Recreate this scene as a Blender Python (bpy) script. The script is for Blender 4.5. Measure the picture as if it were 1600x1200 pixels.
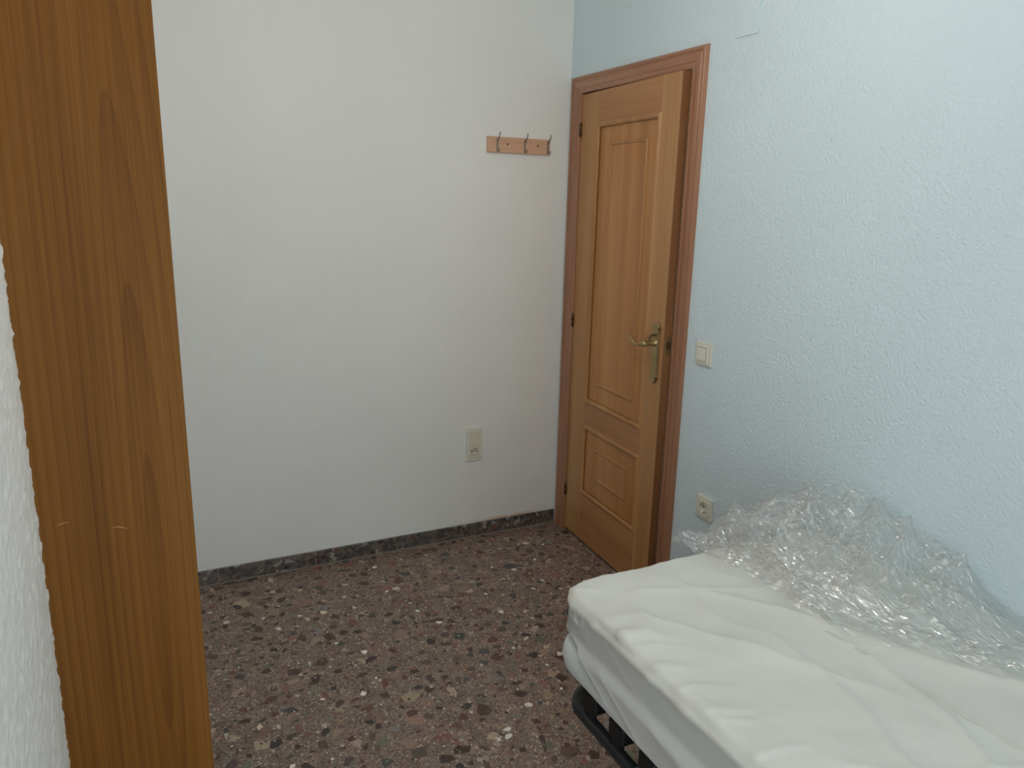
import bpy, bmesh, math, random
import numpy as np
from mathutils import Vector, Matrix

# ------------------------------------------------------------------ clear
for o in list(bpy.data.objects):
    bpy.data.objects.remove(o, do_unlink=True)
scene = bpy.context.scene
C = scene.collection
random.seed(7)
RNG = np.random.RandomState(11)

# ------------------------------------------------------------------ camera
F_PX, YAW, TILT, ROLL = 1175.4, 0.4637, 0.2370, 0.0240
CAM = Vector((-1.786, -3.059, 1.5567))
fw = Vector((math.sin(YAW) * math.cos(TILT), math.cos(YAW) * math.cos(TILT), -math.sin(TILT)))
r0 = Vector((math.cos(YAW), -math.sin(YAW), 0))
u0 = r0.cross(fw)
rt = r0 * math.cos(ROLL) + u0 * math.sin(ROLL)
up = rt.cross(fw)
cd = bpy.data.cameras.new('camera')
cd.sensor_fit = 'HORIZONTAL'
cd.sensor_width = 36.0
cd.lens = F_PX / 1600.0 * 36.0
cd.clip_start = 0.02
cam = bpy.data.objects.new('camera', cd)
C.objects.link(cam)
m3 = Matrix((rt, up, -fw)).transposed()
cam.matrix_world = Matrix.Translation(CAM) @ m3.to_4x4()
scene.camera = cam

# ------------------------------------------------------------------ world, exposure, lamp strength
wd = bpy.data.worlds.new('world')
scene.world = wd
wd.use_nodes = True
bg = wd.node_tree.nodes['Background']
bg.inputs[0].default_value = (0.75, 0.88, 1.0, 1)
bg.inputs[1].default_value = 1.0
REAR_FILL = bpy.data.lights.new('rear_fill', 'AREA')          # added fill light outside the unseen rear window
REAR_FILL.shape = 'RECTANGLE'; REAR_FILL.size = 0.85; REAR_FILL.size_y = 2.05
REAR_FILL.energy = 22.0; REAR_FILL.color = (0.86, 0.94, 1.0)
rear_fill_obj = bpy.data.objects.new('rear_fill', REAR_FILL); C.objects.link(rear_fill_obj)
rear_fill_obj.location = (-1.375, -3.87, 1.07); rear_fill_obj.rotation_euler = (math.radians(90), 0, 0)
LAMP_POS = (-1.02, -1.58, 2.18)
LAMP_EMIT = 38.5
LAMP_COL = (1.0, 0.97, 0.92)
vs = scene.view_settings
vs.view_transform = 'Standard'
vs.look = 'None'
vs.exposure = 0.0
vs.gamma = 1.0
vs.use_curve_mapping = False
try:
    scene.cycles.transparent_max_bounces = 24
    scene.cycles.max_bounces = 10
    scene.cycles.diffuse_bounces = 6
except Exception:
    pass

# ------------------------------------------------------------------ room dimensions (metres)
XL = -1.987        # left wall
YS = -3.72         # wall behind the camera
ZC = 2.62          # ceiling
DOOR_Y0, DOOR_Y1, DOOR_H = -0.104, -0.836, 2.018   # clear opening of the door frame

# ================================================================== material helpers
def mat_new(name):
    m = bpy.data.materials.new(name)
    m.use_nodes = True
    nt = m.node_tree
    nt.nodes.clear()
    out = nt.nodes.new('ShaderNodeOutputMaterial')
    return m, nt, out

def nd(nt, typ, **kw):
    n = nt.nodes.new(typ)
    for k, v in kw.items():
        setattr(n, k, v)
    return n

def link(nt, a, ao, b, bi):
    nt.links.new(a.outputs[ao], b.inputs[bi])

def principled(nt, out, col=None, rough=0.5, spec=0.5, metal=0.0):
    b = nt.nodes.new('ShaderNodeBsdfPrincipled')
    if col is not None:
        b.inputs['Base Color'].default_value = (*col, 1)
    b.inputs['Roughness'].default_value = rough
    b.inputs['Specular IOR Level'].default_value = spec
    b.inputs['Metallic'].default_value = metal
    nt.links.new(b.outputs[0], out.inputs[0])
    return b

def ramp(nt, stops, interp='LINEAR'):
    r = nt.nodes.new('ShaderNodeValToRGB')
    cr = r.color_ramp
    cr.interpolation = interp
    while len(cr.elements) > 1:
        cr.elements.remove(cr.elements[-1])
    cr.elements[0].position = stops[0][0]
    cr.elements[0].color = (*stops[0][1], 1)
    for p, c in stops[1:]:
        e = cr.elements.new(p)
        e.color = (*c, 1)
    return r

def srgb(r, g, b):
    def f(c):
        c /= 255.0
        return c / 12.92 if c <= 0.04045 else ((c + 0.055) / 1.055) ** 2.4
    return (f(r), f(g), f(b))

def M_simple(name, col, rough=0.5, spec=0.4, metal=0.0, bump=0.0, bscale=200.0, var=0.0):
    m, nt, out = mat_new(name)
    b = principled(nt, out, col, rough, spec, metal)
    tc = nd(nt, 'ShaderNodeTexCoord')
    if var > 0:
        n = nd(nt, 'ShaderNodeTexNoise')
        n.inputs['Scale'].default_value = 9.0
        n.inputs['Detail'].default_value = 4
        link(nt, tc, 'Object', n, 'Vector')
        r = ramp(nt, [(0.3, tuple(c * (1 - var) for c in col)), (0.7, tuple(min(1, c * (1 + var)) for c in col))])
        link(nt, n, 0, r, 0)
        link(nt, r, 0, b, 'Base Color')
    if bump > 0:
        n = nd(nt, 'ShaderNodeTexNoise')
        n.inputs['Scale'].default_value = bscale
        n.inputs['Detail'].default_value = 3
        link(nt, tc, 'Object', n, 'Vector')
        bp = nd(nt, 'ShaderNodeBump')
        bp.inputs['Strength'].default_value = 1.0
        bp.inputs['Distance'].default_value = bump
        link(nt, n, 0, bp, 'Height')
        link(nt, bp, 0, b, 'Normal')
    return m

def M_plaster(name, col, tint=None, stain=False, relief=0.0016, scale=55.0):
    """paint over fine drop-textured plaster"""
    m, nt, out = mat_new(name)
    b = principled(nt, out, col, 0.62, 0.25)
    tc = nd(nt, 'ShaderNodeTexCoord')
    n1 = nd(nt, 'ShaderNodeTexNoise')
    n1.inputs['Scale'].default_value = 1.3
    n1.inputs['Detail'].default_value = 3
    link(nt, tc, 'Object', n1, 'Vector')
    t = tint or tuple(c * 0.955 for c in col)
    r = ramp(nt, [(0.35, t), (0.62, col)])
    link(nt, n1, 0, r, 0)
    last = r
    if stain:
        # damp, peach coloured patch above the skirting near the corner
        sep = nd(nt, 'ShaderNodeSeparateXYZ')
        link(nt, tc, 'Object', sep, 0)
        nz = nd(nt, 'ShaderNodeTexNoise')
        nz.inputs['Scale'].default_value = 22
        nz.inputs['Detail'].default_value = 5
        link(nt, tc, 'Object', nz, 'Vector')
        # along x : bump between -0.50 and -0.10
        mx = nd(nt, 'ShaderNodeMath', operation='ADD'); mx.inputs[1].default_value = 0.27
        link(nt, sep, 'X', mx, 0)
        ab = nd(nt, 'ShaderNodeMath', operation='ABSOLUTE'); link(nt, mx, 0, ab, 0)
        mr = nd(nt, 'ShaderNodeMapRange'); mr.inputs[1].default_value = 0.20; mr.inputs[2].default_value = 0.08
        mr.inputs[3].default_value = 0.0; mr.inputs[4].default_value = 1.0
        link(nt, ab, 0, mr, 0)
        mz = nd(nt, 'ShaderNodeMath', operation='MULTIPLY_ADD')
        mz.inputs[1].default_value = 0.022; link(nt, nz, 0, mz, 0); link(nt, sep, 'Z', mz, 2)
        mrz = nd(nt, 'ShaderNodeMapRange'); mrz.inputs[1].default_value = 0.092; mrz.inputs[2].default_value = 0.082
        mrz.inputs[3].default_value = 0.0; mrz.inputs[4].default_value = 0.8
        link(nt, mz, 0, mrz, 0)
        mm = nd(nt, 'ShaderNodeMath', operation='MULTIPLY'); link(nt, mr, 0, mm, 0); link(nt, mrz, 0, mm, 1)
        mix = nd(nt, 'ShaderNodeMix', data_type='RGBA')
        link(nt, mm, 0, mix, 0)
        nt.links.new(r.outputs[0], mix.inputs[6])
        mix.inputs[7].default_value = (*srgb(222, 188, 160), 1)
        nt.links.new(mix.outputs[2], b.inputs['Base Color'])
    else:
        link(nt, last, 0, b, 'Base Color')
    # relief: drops of several sizes
    n2 = nd(nt, 'ShaderNodeTexNoise')
    n2.inputs['Scale'].default_value = scale
    n2.inputs['Detail'].default_value = 2.5
    n2.inputs['Roughness'].default_value = 0.55
    link(nt, tc, 'Object', n2, 'Vector')
    vo = nd(nt, 'ShaderNodeTexVoronoi', feature='SMOOTH_F1')
    vo.inputs['Scale'].default_value = scale * 1.15
    vo.inputs['Smoothness'].default_value = 0.4
    link(nt, tc, 'Object', vo, 'Vector')
    ad = nd(nt, 'ShaderNodeMath', operation='SUBTRACT')
    link(nt, n2, 0, ad, 0)
    ml = nd(nt, 'ShaderNodeMath', operation='MULTIPLY'); ml.inputs[1].default_value = 0.45
    link(nt, vo, 0, ml, 0)
    link(nt, ml, 0, ad, 1)
    bp = nd(nt, 'ShaderNodeBump')
    bp.inputs['Strength'].default_value = 1.0
    bp.inputs['Distance'].default_value = relief
    link(nt, ad, 0, bp, 'Height')
    link(nt, bp, 0, b, 'Normal')
    return m

def M_wood(name, cols, axis='Z', fine=140.0, rings=0.0, ring_center=(0, 0, 0), rough=0.42, spec=0.35, long=0.05, ring_scale=9.0, band=0.62):
    """veneer whose grain runs along one axis of the object"""
    m, nt, out = mat_new(name)
    b = principled(nt, out, cols[0], rough, spec)
    tc = nd(nt, 'ShaderNodeTexCoord')
    def mapping(s_long, s_cross, loc=(0, 0, 0)):
        mp = nd(nt, 'ShaderNodeMapping')
        sc = [s_cross] * 3
        sc['XYZ'.index(axis)] = s_long
        mp.inputs['Scale'].default_value = sc
        mp.inputs['Location'].default_value = loc
        link(nt, tc, 'Object', mp, 'Vector')
        return mp
    # fine pores
    a = mapping(fine * long * 0.35, fine)
    n1 = nd(nt, 'ShaderNodeTexNoise'); n1.inputs['Scale'].default_value = 1.0
    n1.inputs['Detail'].default_value = 4; n1.inputs['Roughness'].default_value = 0.6
    link(nt, a, 0, n1, 'Vector')
    # broad bands
    a2 = mapping(0.55, 11.0)
    n2 = nd(nt, 'ShaderNodeTexNoise'); n2.inputs['Scale'].default_value = 1.0
    n2.inputs['Detail'].default_value = 3
    link(nt, a2, 0, n2, 'Vector')
    mixv = nd(nt, 'ShaderNodeMath', operation='MULTIPLY_ADD')
    mixv.inputs[1].default_value = 0.40
    link(nt, n1, 0, mixv, 0)
    m2 = nd(nt, 'ShaderNodeMath', operation='MULTIPLY_ADD'); m2.inputs[1].default_value = band; m2.inputs[2].default_value = (0.62 - band) * 0.5
    link(nt, n2, 0, m2, 0)
    link(nt, m2, 0, mixv, 2)
    val = mixv
    if rings > 0:
        sc = [1.0] * 3
        sc['XYZ'.index(axis)] = 0.055
        mp = nd(nt, 'ShaderNodeMapping')
        mp.inputs['Scale'].default_value = sc
        mp.inputs['Location'].default_value = [-ring_center[i] * sc[i] for i in range(3)]
        link(nt, tc, 'Object', mp, 'Vector')
        nw = nd(nt, 'ShaderNodeTexNoise'); nw.inputs['Scale'].default_value = 7.0; nw.inputs['Detail'].default_value = 1
        link(nt, mp, 0, nw, 'Vector')
        sub = nd(nt, 'ShaderNodeVectorMath', operation='SUBTRACT'); sub.inputs[1].default_value = (0.5, 0.5, 0.5)
        nt.links.new(nw.outputs[1], sub.inputs[0])
        scl = nd(nt, 'ShaderNodeVectorMath', operation='SCALE'); scl.inputs['Scale'].default_value = 0.035
        link(nt, sub, 0, scl, 0)
        add = nd(nt, 'ShaderNodeVectorMath', operation='ADD')
        link(nt, mp, 0, add, 0); link(nt, scl, 0, add, 1)
        # flatten the axis across the board so that rings read on its face
        ln = nd(nt, 'ShaderNodeVectorMath', operation='LENGTH')
        link(nt, add, 0, ln, 0)
        mu = nd(nt, 'ShaderNodeMath', operation='MULTIPLY'); mu.inputs[1].default_value = ring_scale
        nt.links.new(ln.outputs['Value'], mu.inputs[0])
        fr = nd(nt, 'ShaderNodeMath', operation='FRACT'); link(nt, mu, 0, fr, 0)
        pw = nd(nt, 'ShaderNodeMath', operation='POWER'); pw.inputs[1].default_value = 2.2
        link(nt, fr, 0, pw, 0)
        rm = nd(nt, 'ShaderNodeMath', operation='MULTIPLY_ADD'); rm.inputs[1].default_value = -rings
        link(nt, pw, 0, rm, 0); link(nt, mixv, 0, rm, 2)
        val = rm
    k = len(cols)
    r = ramp(nt, [(0.30 + 0.42 * i / (k - 1), cols[i]) for i in range(k)])
    link(nt, val, 0, r, 0)
    link(nt, r, 0, b, 'Base Color')
    bp = nd(nt, 'ShaderNodeBump'); bp.inputs['Distance'].default_value = 0.0002
    bp.inputs['Strength'].default_value = 0.6
    link(nt, n1, 0, bp, 'Height'); link(nt, bp, 0, b, 'Normal')
    return m

# ------------------------------------------------------------------ materials
MAT = {}
MAT['wall_white'] = M_plaster('white_plaster_paint', srgb(236, 235, 230), stain=True, relief=0.0011, scale=70)
MAT['wall_plain'] = M_plaster('white_plaster_paint_plain', srgb(238, 237, 233), relief=0.0007, scale=80)
MAT['wall_blue'] = M_plaster('pale_blue_plaster_paint', srgb(216, 231, 237), relief=0.0026, scale=95)
MAT['ceiling'] = M_simple('ceiling_paint', srgb(236, 236, 232), 0.7, 0.2)
DW = [srgb(158, 112, 66), srgb(182, 134, 86), srgb(198, 152, 104)]
MAT['door_v'] = M_wood('oak_veneer_upright', DW, 'Z', rough=0.36)
MAT['door_h'] = M_wood('oak_veneer_across', [srgb(158, 106, 64), srgb(178, 126, 82), srgb(194, 146, 98)], 'Y', rough=0.36)
MAT['panel_v'] = M_wood('oak_veneer_panel', [srgb(160, 106, 60), srgb(186, 130, 78), srgb(202, 150, 98)], 'Z', rough=0.36)
CW = [srgb(142, 96, 70), srgb(164, 116, 88), srgb(182, 136, 106)]
MAT['casing_v'] = M_wood('casing_wood_upright', CW, 'Z', rough=0.30, spec=0.5)
MAT['casing_h'] = M_wood('casing_wood_across', CW, 'Y', rough=0.30, spec=0.5)
MAT['bead'] = M_wood('bead_wood', [srgb(150, 102, 56), srgb(176, 124, 74), srgb(194, 146, 96)], 'Z', rough=0.32, spec=0.5)
MAT['edge_strip'] = M_wood('edge_strip_wood', [srgb(112, 72, 42), srgb(134, 90, 56), srgb(148, 104, 68)], 'Z', rough=0.4)  # darker brown than the door faces, for the strip on the lock edge
MAT['cab'] = M_wood('cherry_laminate', [srgb(104, 62, 20), srgb(128, 82, 29), srgb(142, 96, 42)], 'Z',
                    fine=260, rings=0.11, ring_center=(-1.80, -1.56, 0.80), rough=0.55, spec=0.18, ring_scale=62.0, long=0.02, band=0.38)
MAT['cab_dark'] = M_simple('cabinet_inside', srgb(120, 74, 34), 0.6, 0.3)
MAT['scratch'] = M_simple('scratch_pale', srgb(206, 160, 100), 0.6, 0.2)
MAT['rack'] = M_wood('pine_strip', [srgb(192, 146, 116), srgb(208, 164, 134), srgb(220, 180, 148)], 'X', rough=0.5)
MAT['brass'] = M_simple('worn_brass', srgb(168, 146, 104), 0.34, 0.5, 0.85, var=0.18)
MAT['bronze'] = M_simple('dark_bronze', srgb(92, 70, 46), 0.38, 0.5, 0.8)
MAT['steel'] = M_simple('grey_steel', srgb(150, 152, 150), 0.3, 0.5, 0.9)
MAT['cream_plastic'] = M_simple('cream_plastic', srgb(224, 220, 206), 0.38, 0.45)
MAT['beige_plastic'] = M_simple('beige_plastic', srgb(222, 214, 194), 0.4, 0.45)
MAT['rocker'] = M_simple('rocker_plastic', srgb(232, 228, 212), 0.32, 0.45)
MAT['gap_shade_grey'] = M_simple('gap_shade_grey', srgb(96, 94, 88), 0.7, 0.2)
MAT['pin_dark'] = M_simple('pin_hole_dark', srgb(42, 40, 38), 0.6, 0.2)
MAT['clip'] = M_simple('earth_clip', srgb(170, 165, 150), 0.35, 0.5, 0.8)
MAT['black_frame'] = M_simple('black_lacquered_steel', srgb(40, 45, 47), 0.42, 0.45)
MAT['black_plastic'] = M_simple('black_plastic', srgb(22, 23, 24), 0.5, 0.4)
MAT['bracket'] = M_simple('zinc_bracket', srgb(168, 184, 180), 0.35, 0.5, 0.6)
MAT['slat'] = M_wood('birch_slat', [srgb(150, 118, 80), srgb(184, 150, 108)], 'X')
MAT['grout'] = M_simple('pale_grout', srgb(150, 142, 134), 0.85, 0.1)
MAT['film_edge'] = None

# ------------------------------------------------------------------ mesh helpers
def mesh_obj(name, verts, faces, mat, parent=None, smooth=False):
    me = bpy.data.meshes.new(name)
    me.from_pydata([tuple(v) for v in verts], [], [tuple(f) for f in faces])
    me.update()
    if mat is not None:
        me.materials.append(mat)
    if smooth:
        for p in me.polygons:
            p.use_smooth = True
    o = bpy.data.objects.new(name, me)
    C.objects.link(o)
    if parent:
        o.parent = parent
    return o

def bm_obj(name, bm, mat, parent=None, smooth=False):
    bmesh.ops.recalc_face_normals(bm, faces=bm.faces)
    me = bpy.data.meshes.new(name)
    bm.to_mesh(me)
    bm.free()
    if mat is not None:
        me.materials.append(mat)
    if smooth:
        for p in me.polygons:
            p.use_smooth = True
    o = bpy.data.objects.new(name, me)
    C.objects.link(o)
    if parent:
        o.parent = parent
    return o

def bm_box(bm, x0, x1, y0, y1, z0, z1, bevel=0.0, seg=2):
    r = bmesh.ops.create_cube(bm, size=1.0)
    vs_ = r['verts']
    for v in vs_:
        v.co.x = x0 + (v.co.x + 0.5) * (x1 - x0)
        v.co.y = y0 + (v.co.y + 0.5) * (y1 - y0)
        v.co.z = z0 + (v.co.z + 0.5) * (z1 - z0)
    if bevel > 0:
        es = set()
        for v in vs_:
            for e in v.link_edges:
                es.add(e)
        bmesh.ops.bevel(bm, geom=list(es), offset=bevel, segments=seg, profile=0.5, affect='EDGES')

def box(name, x0, x1, y0, y1, z0, z1, mat, parent=None, bevel=0.0, seg=2):
    bm = bmesh.new()
    bm_box(bm, min(x0, x1), max(x0, x1), min(y0, y1), max(y0, y1), min(z0, z1), max(z0, z1), bevel, seg)
    return bm_obj(name, bm, mat, parent)

def empty(name, loc=(0, 0, 0), rz=0.0):
    o = bpy.data.objects.new(name, None)
    o.empty_display_size = 0.1
    C.objects.link(o)
    o.location = loc
    o.rotation_euler = (0, 0, rz)
    return o

def tag(o, label=None, cat=None, group=None, kind=None):
    if label: o['label'] = label
    if cat: o['category'] = cat
    if group: o['group'] = group
    if kind: o['kind'] = kind
    return o

def tube_bm(bm, pts, radii, n=12, caps=True, squash=None):
    """sweep of a circle along points (list of Vector) with per-point radius"""
    pts = [Vector(p) for p in pts]
    rings = []
    prev = None
    for i, p in enumerate(pts):
        if i == 0: t = pts[1] - pts[0]
        elif i == len(pts) - 1: t = pts[-1] - pts[-2]
        else: t = pts[i + 1] - pts[i - 1]
        t.normalize()
        if prev is None:
            a = Vector((0, 0, 1)) if abs(t.z) < 0.9 else Vector((1, 0, 0))
            nrm = t.cross(a).normalized()
        else:
            nrm = (prev - t * prev.dot(t)).normalized()
        prev = nrm
        bn = t.cross(nrm)
        r = radii[i] if hasattr(radii, '__len__') else radii
        ring = []
        for k in range(n):
            an = 2 * math.pi * k / n
            off = nrm * math.cos(an) * r + bn * math.sin(an) * r
            ring.append(bm.verts.new(p + off))
        rings.append(ring)
    for a, b in zip(rings[:-1], rings[1:]):
        for k in range(n):
            bm.faces.new((a[k], a[(k + 1) % n], b[(k + 1) % n], b[k]))
    if caps:
        bm.faces.new(rings[0][::-1])
        bm.faces.new(rings[-1])

def tube(name, pts, radii, mat, parent=None, n=12):
    bm = bmesh.new()
    tube_bm(bm, pts, radii, n)
    return bm_obj(name, bm, mat, parent, smooth=True)

def lathe(name, prof, origin, axis, mat, parent=None, n=32):
    """prof: (radius, along-axis); axis a unit Vector"""
    ax = Vector(axis).normalized()
    a = Vector((0, 0, 1)) if abs(ax.z) < 0.9 else Vector((1, 0, 0))
    e1 = ax.cross(a).normalized(); e2 = ax.cross(e1)
    bm = bmesh.new()
    rings = []
    for r, h in prof:
        if r < 1e-6:
            rings.append([bm.verts.new(Vector(origin) + ax * h)])
        else:
            rings.append([bm.verts.new(Vector(origin) + ax * h + (e1 * math.cos(2 * math.pi * k / n) + e2 * math.sin(2 * math.pi * k / n)) * r) for k in range(n)])
    for A, B in zip(rings[:-1], rings[1:]):
        for k in range(n):
            k2 = (k + 1) % n
            if len(A) == 1 and len(B) == 1: continue
            if len(A) == 1: bm.faces.new((A[0], B[k2], B[k]))
            elif len(B) == 1: bm.faces.new((A[k], A[k2], B[0]))
            else: bm.faces.new((A[k], A[k2], B[k2], B[k]))
    return bm_obj(name, bm, mat, parent, smooth=True)

# vectorised value noise (2D), periodic hash, smooth interpolation
def _hash(ix, iy, seed):
    h = (ix.astype(np.int64) * 374761393 + iy.astype(np.int64) * 668265263 + seed * 1442695041) & 0xFFFFFFFF
    h = ((h ^ (h >> 13)) * 1274126177) & 0xFFFFFFFF
    h = h ^ (h >> 16)
    return (h & 0xFFFF) / 65535.0
def vnoise(x, y, seed=0):
    x = np.asarray(x, float); y = np.asarray(y, float)
    ix = np.floor(x); iy = np.floor(y)
    fx = x - ix; fy = y - iy
    fx = fx * fx * fx * (fx * (fx * 6 - 15) + 10); fy = fy * fy * fy * (fy * (fy * 6 - 15) + 10)
    a = _hash(ix, iy, seed); b = _hash(ix + 1, iy, seed); c = _hash(ix, iy + 1, seed); d = _hash(ix + 1, iy + 1, seed)
    return (a * (1 - fx) + b * fx) * (1 - fy) + (c * (1 - fx) + d * fx) * fy
def fbm(x, y, seed=0, octv=4, gain=0.5):
    s = 0; a = 1; t = 0
    for i in range(octv):
        s = s + a * vnoise(x * 2 ** i + 17.3 * i, y * 2 ** i - 9.1 * i, seed + i); t += a; a *= gain
    return s / t
def ridge(x, y, seed=0):
    return 1 - np.abs(2 * vnoise(x, y, seed) - 1)
def smooth01(a, b, x):
    t = np.clip((np.asarray(x, float) - a) / (b - a), 0, 1)
    return t * t * (3 - 2 * t)

def grid_mesh(name, P, mat, parent=None, smooth=True, mask=None):
    """P: (n,m,3) array of points -> quad grid, mask (n-1,m-1) of quads to keep"""
    n, m, _ = P.shape
    idx = np.arange(n * m).reshape(n, m)
    q = np.stack([idx[:-1, :-1], idx[1:, :-1], idx[1:, 1:], idx[:-1, 1:]], -1)
    if mask is not None: q = q[mask]
    else: q = q.reshape(-1, 4)
    used = np.unique(q)
    rem = -np.ones(n * m, int); rem[used] = np.arange(len(used))
    V = P.reshape(-1, 3)[used]; Q = rem[q]
    me = bpy.data.meshes.new(name)
    me.vertices.add(len(V)); me.vertices.foreach_set('co', V.astype(np.float32).ravel())
    me.loops.add(Q.size); me.loops.foreach_set('vertex_index', Q.astype(np.int32).ravel())
    me.polygons.add(len(Q)); me.polygons.foreach_set('loop_start', np.arange(0, Q.size, 4, dtype=np.int32))
    me.polygons.foreach_set('use_smooth', np.full(len(Q), smooth))
    me.update(calc_edges=True); me.validate()
    if mat is not None: me.materials.append(mat)
    o = bpy.data.objects.new(name, me); C.objects.link(o)
    if parent: o.parent = parent
    return o

# ================================================================== the setting
def structure(o, label=None, cat=None):
    return tag(o, label, cat, kind='structure')

# --- back wall (faces the camera), door wall with its opening, the others
structure(box('wall_back', XL - 0.12, 0.12, 0.0, 0.12, 0, ZC, MAT['wall_white']), 'white textured plaster wall with a coat rack on it', 'wall')
bm = bmesh.new()
bm_box(bm, 0, 0.10, DOOR_Y0 + 0.02, 0.0, 0, ZC)
bm_box(bm, 0, 0.10, DOOR_Y1 - 0.02, DOOR_Y0 + 0.02, DOOR_H + 0.02, ZC)
bm_box(bm, 0, 0.10, YS, DOOR_Y1 - 0.02, 0, ZC)
structure(bm_obj('wall_right', bm, MAT['wall_blue']), 'pale blue textured plaster wall holding the door', 'wall')

# left wall: the stretch beside the cabinet carries real plaster relief (seen edge-on)
wl = structure(box('wall_left', XL - 0.12, XL, YS, 0, 0, ZC, MAT['wall_plain']), 'white plaster wall at the left edge beside the wooden cabinet', 'wall')
ny, nz = 150, 360
ys = np.linspace(-2.46, -1.50, ny); zs = np.linspace(0.0, 2.0, nz)
Yg, Zg = np.meshgrid(ys, zs, indexing='ij')
rel = (fbm(Yg / 0.011, Zg / 0.011, 3, 2) - 0.5) * 0.0042 + np.maximum(0, vnoise(Yg / 0.012, Zg / 0.012, 9) - 0.6) * 0.006
edge = np.minimum.reduce([smooth01(-2.46, -2.42, Yg), 1 - smooth01(1.95, 2.0, Zg), smooth01(0, 0.02, Zg)])
Pw = np.stack([XL + 0.0032 + rel * edge, Yg, Zg], -1)
grid_mesh('plaster_relief', Pw, MAT['wall_plain'], wl)
# wall behind the camera with an added window that lets fill light in
WX0, WX1, WZ0, WZ1 = -1.80, -0.95, 0.04, 2.10
bm = bmesh.new()
bm_box(bm, XL - 0.12, WX0, YS - 0.12, YS, 0, ZC)
bm_box(bm, WX1, 0.12, YS - 0.12, YS, 0, ZC)
bm_box(bm, WX0, WX1, YS - 0.12, YS, 0, WZ0)
bm_box(bm, WX0, WX1, YS - 0.12, YS, WZ1, ZC)
structure(bm_obj('wall_front', bm, MAT['wall_plain']), 'white plaster wall behind the camera', 'wall')
win = structure(empty('added_window_1', ((WX0 + WX1) / 2, YS - 0.06, WZ0)), 'tall glazed window added behind the camera for fill light', 'window')
bm = bmesh.new()
hw = (WX1 - WX0) / 2; hh = WZ1 - WZ0
for a in ((-hw, -hw + .05, 0, hh), (hw - .05, hw, 0, hh)):
    bm_box(bm, a[0], a[1], -.03, .03, a[2], a[3], .004)
for a in ((0, .05), (.80, .86), (hh - .05, hh)):
    bm_box(bm, -hw + .05, hw - .05, -.03, .03, a[0], a[1], .004)
bm_obj('window_frame', bm, M_simple('white_frame_paint', srgb(235, 235, 232), .35), win)
mg, nt, out = mat_new('window_glass')
tr = nd(nt, 'ShaderNodeBsdfTransparent'); tr.inputs[0].default_value = (.95, .97, .97, 1)
gl = nd(nt, 'ShaderNodeBsdfGlossy'); gl.inputs['Roughness'].default_value = 0.02
mx = nd(nt, 'ShaderNodeMixShader'); mx.inputs[0].default_value = 0.06
link(nt, tr, 0, mx, 1); link(nt, gl, 0, mx, 2); link(nt, mx, 0, out, 0)
for za, zb in ((.05, .80), (.86, hh - .05)):
    box('window_pane', -hw + .05, hw - .05, -.004, .004, za, zb, mg, win)

bm = bmesh.new()
bm_box(bm, 1.20, 1.30, -1.30, 0.40, 0, ZC)
bm_box(bm, 0.10, 1.30, 0.30, 0.40, 0, ZC)
bm_box(bm, 0.10, 1.30, -1.40, -1.30, 0, ZC)
bm_box(bm, 0.10, 1.30, -1.40, 0.40, ZC, ZC + 0.1)
bm_box(bm, 0.22, 1.30, -1.40, 0.40, -0.06, 0.0)
structure(bm_obj('wall_hall', bm, MAT['wall_plain']), 'unlit hall walls beyond the door', 'wall')
structure(box('ceiling', XL - 0.12, 0.12, YS - 0.12, 0.12, ZC, ZC + 0.1, MAT['ceiling']), 'plain white ceiling', 'ceiling')

# --- floor: polished terrazzo
m, nt, out = mat_new('terrazzo_matrix')
b = principled(nt, out, (0.1, 0.08, 0.07), 0.46, 0.35)
tc = nd(nt, 'ShaderNodeTexCoord')
v1 = nd(nt, 'ShaderNodeTexVoronoi'); v1.inputs['Scale'].default_value = 210
link(nt, tc, 'Object', v1, 'Vector')
sp = nd(nt, 'ShaderNodeSeparateColor'); nt.links.new(v1.outputs['Color'], sp.inputs[0])
r1 = ramp(nt, [(0.0, srgb(104, 86, 78)), (0.25, srgb(132, 114, 104)), (0.55, srgb(142, 126, 114)), (0.8, srgb(124, 106, 96)), (0.93, srgb(160, 144, 130)), (0.97, srgb(196, 184, 170))], 'CONSTANT')
link(nt, sp, 0, r1, 0)
n1 = nd(nt, 'ShaderNodeTexNoise'); n1.inputs['Scale'].default_value = 16; n1.inputs['Detail'].default_value = 5
link(nt, tc, 'Object', n1, 'Vector')
r2 = ramp(nt, [(0.35, (0.90, 0.86, 0.84)), (0.65, (1.24, 1.22, 1.20))])
link(nt, n1, 0, r2, 0)
mu = nd(nt, 'ShaderNodeMix', data_type='RGBA', blend_type='MULTIPLY'); mu.inputs[0].default_value = 1.0
nt.links.new(r1.outputs[0], mu.inputs[6]); nt.links.new(r2.outputs[0], mu.inputs[7])
nt.links.new(mu.outputs[2], b.inputs['Base Color'])
MAT['terrazzo'] = m
floor = structure(box('floor', XL - 0.12, 0.22, YS - 0.12, 0.12, -0.06, 0.0, MAT['terrazzo']), 'brown polished terrazzo floor with angular stone chips', 'floor')

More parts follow.
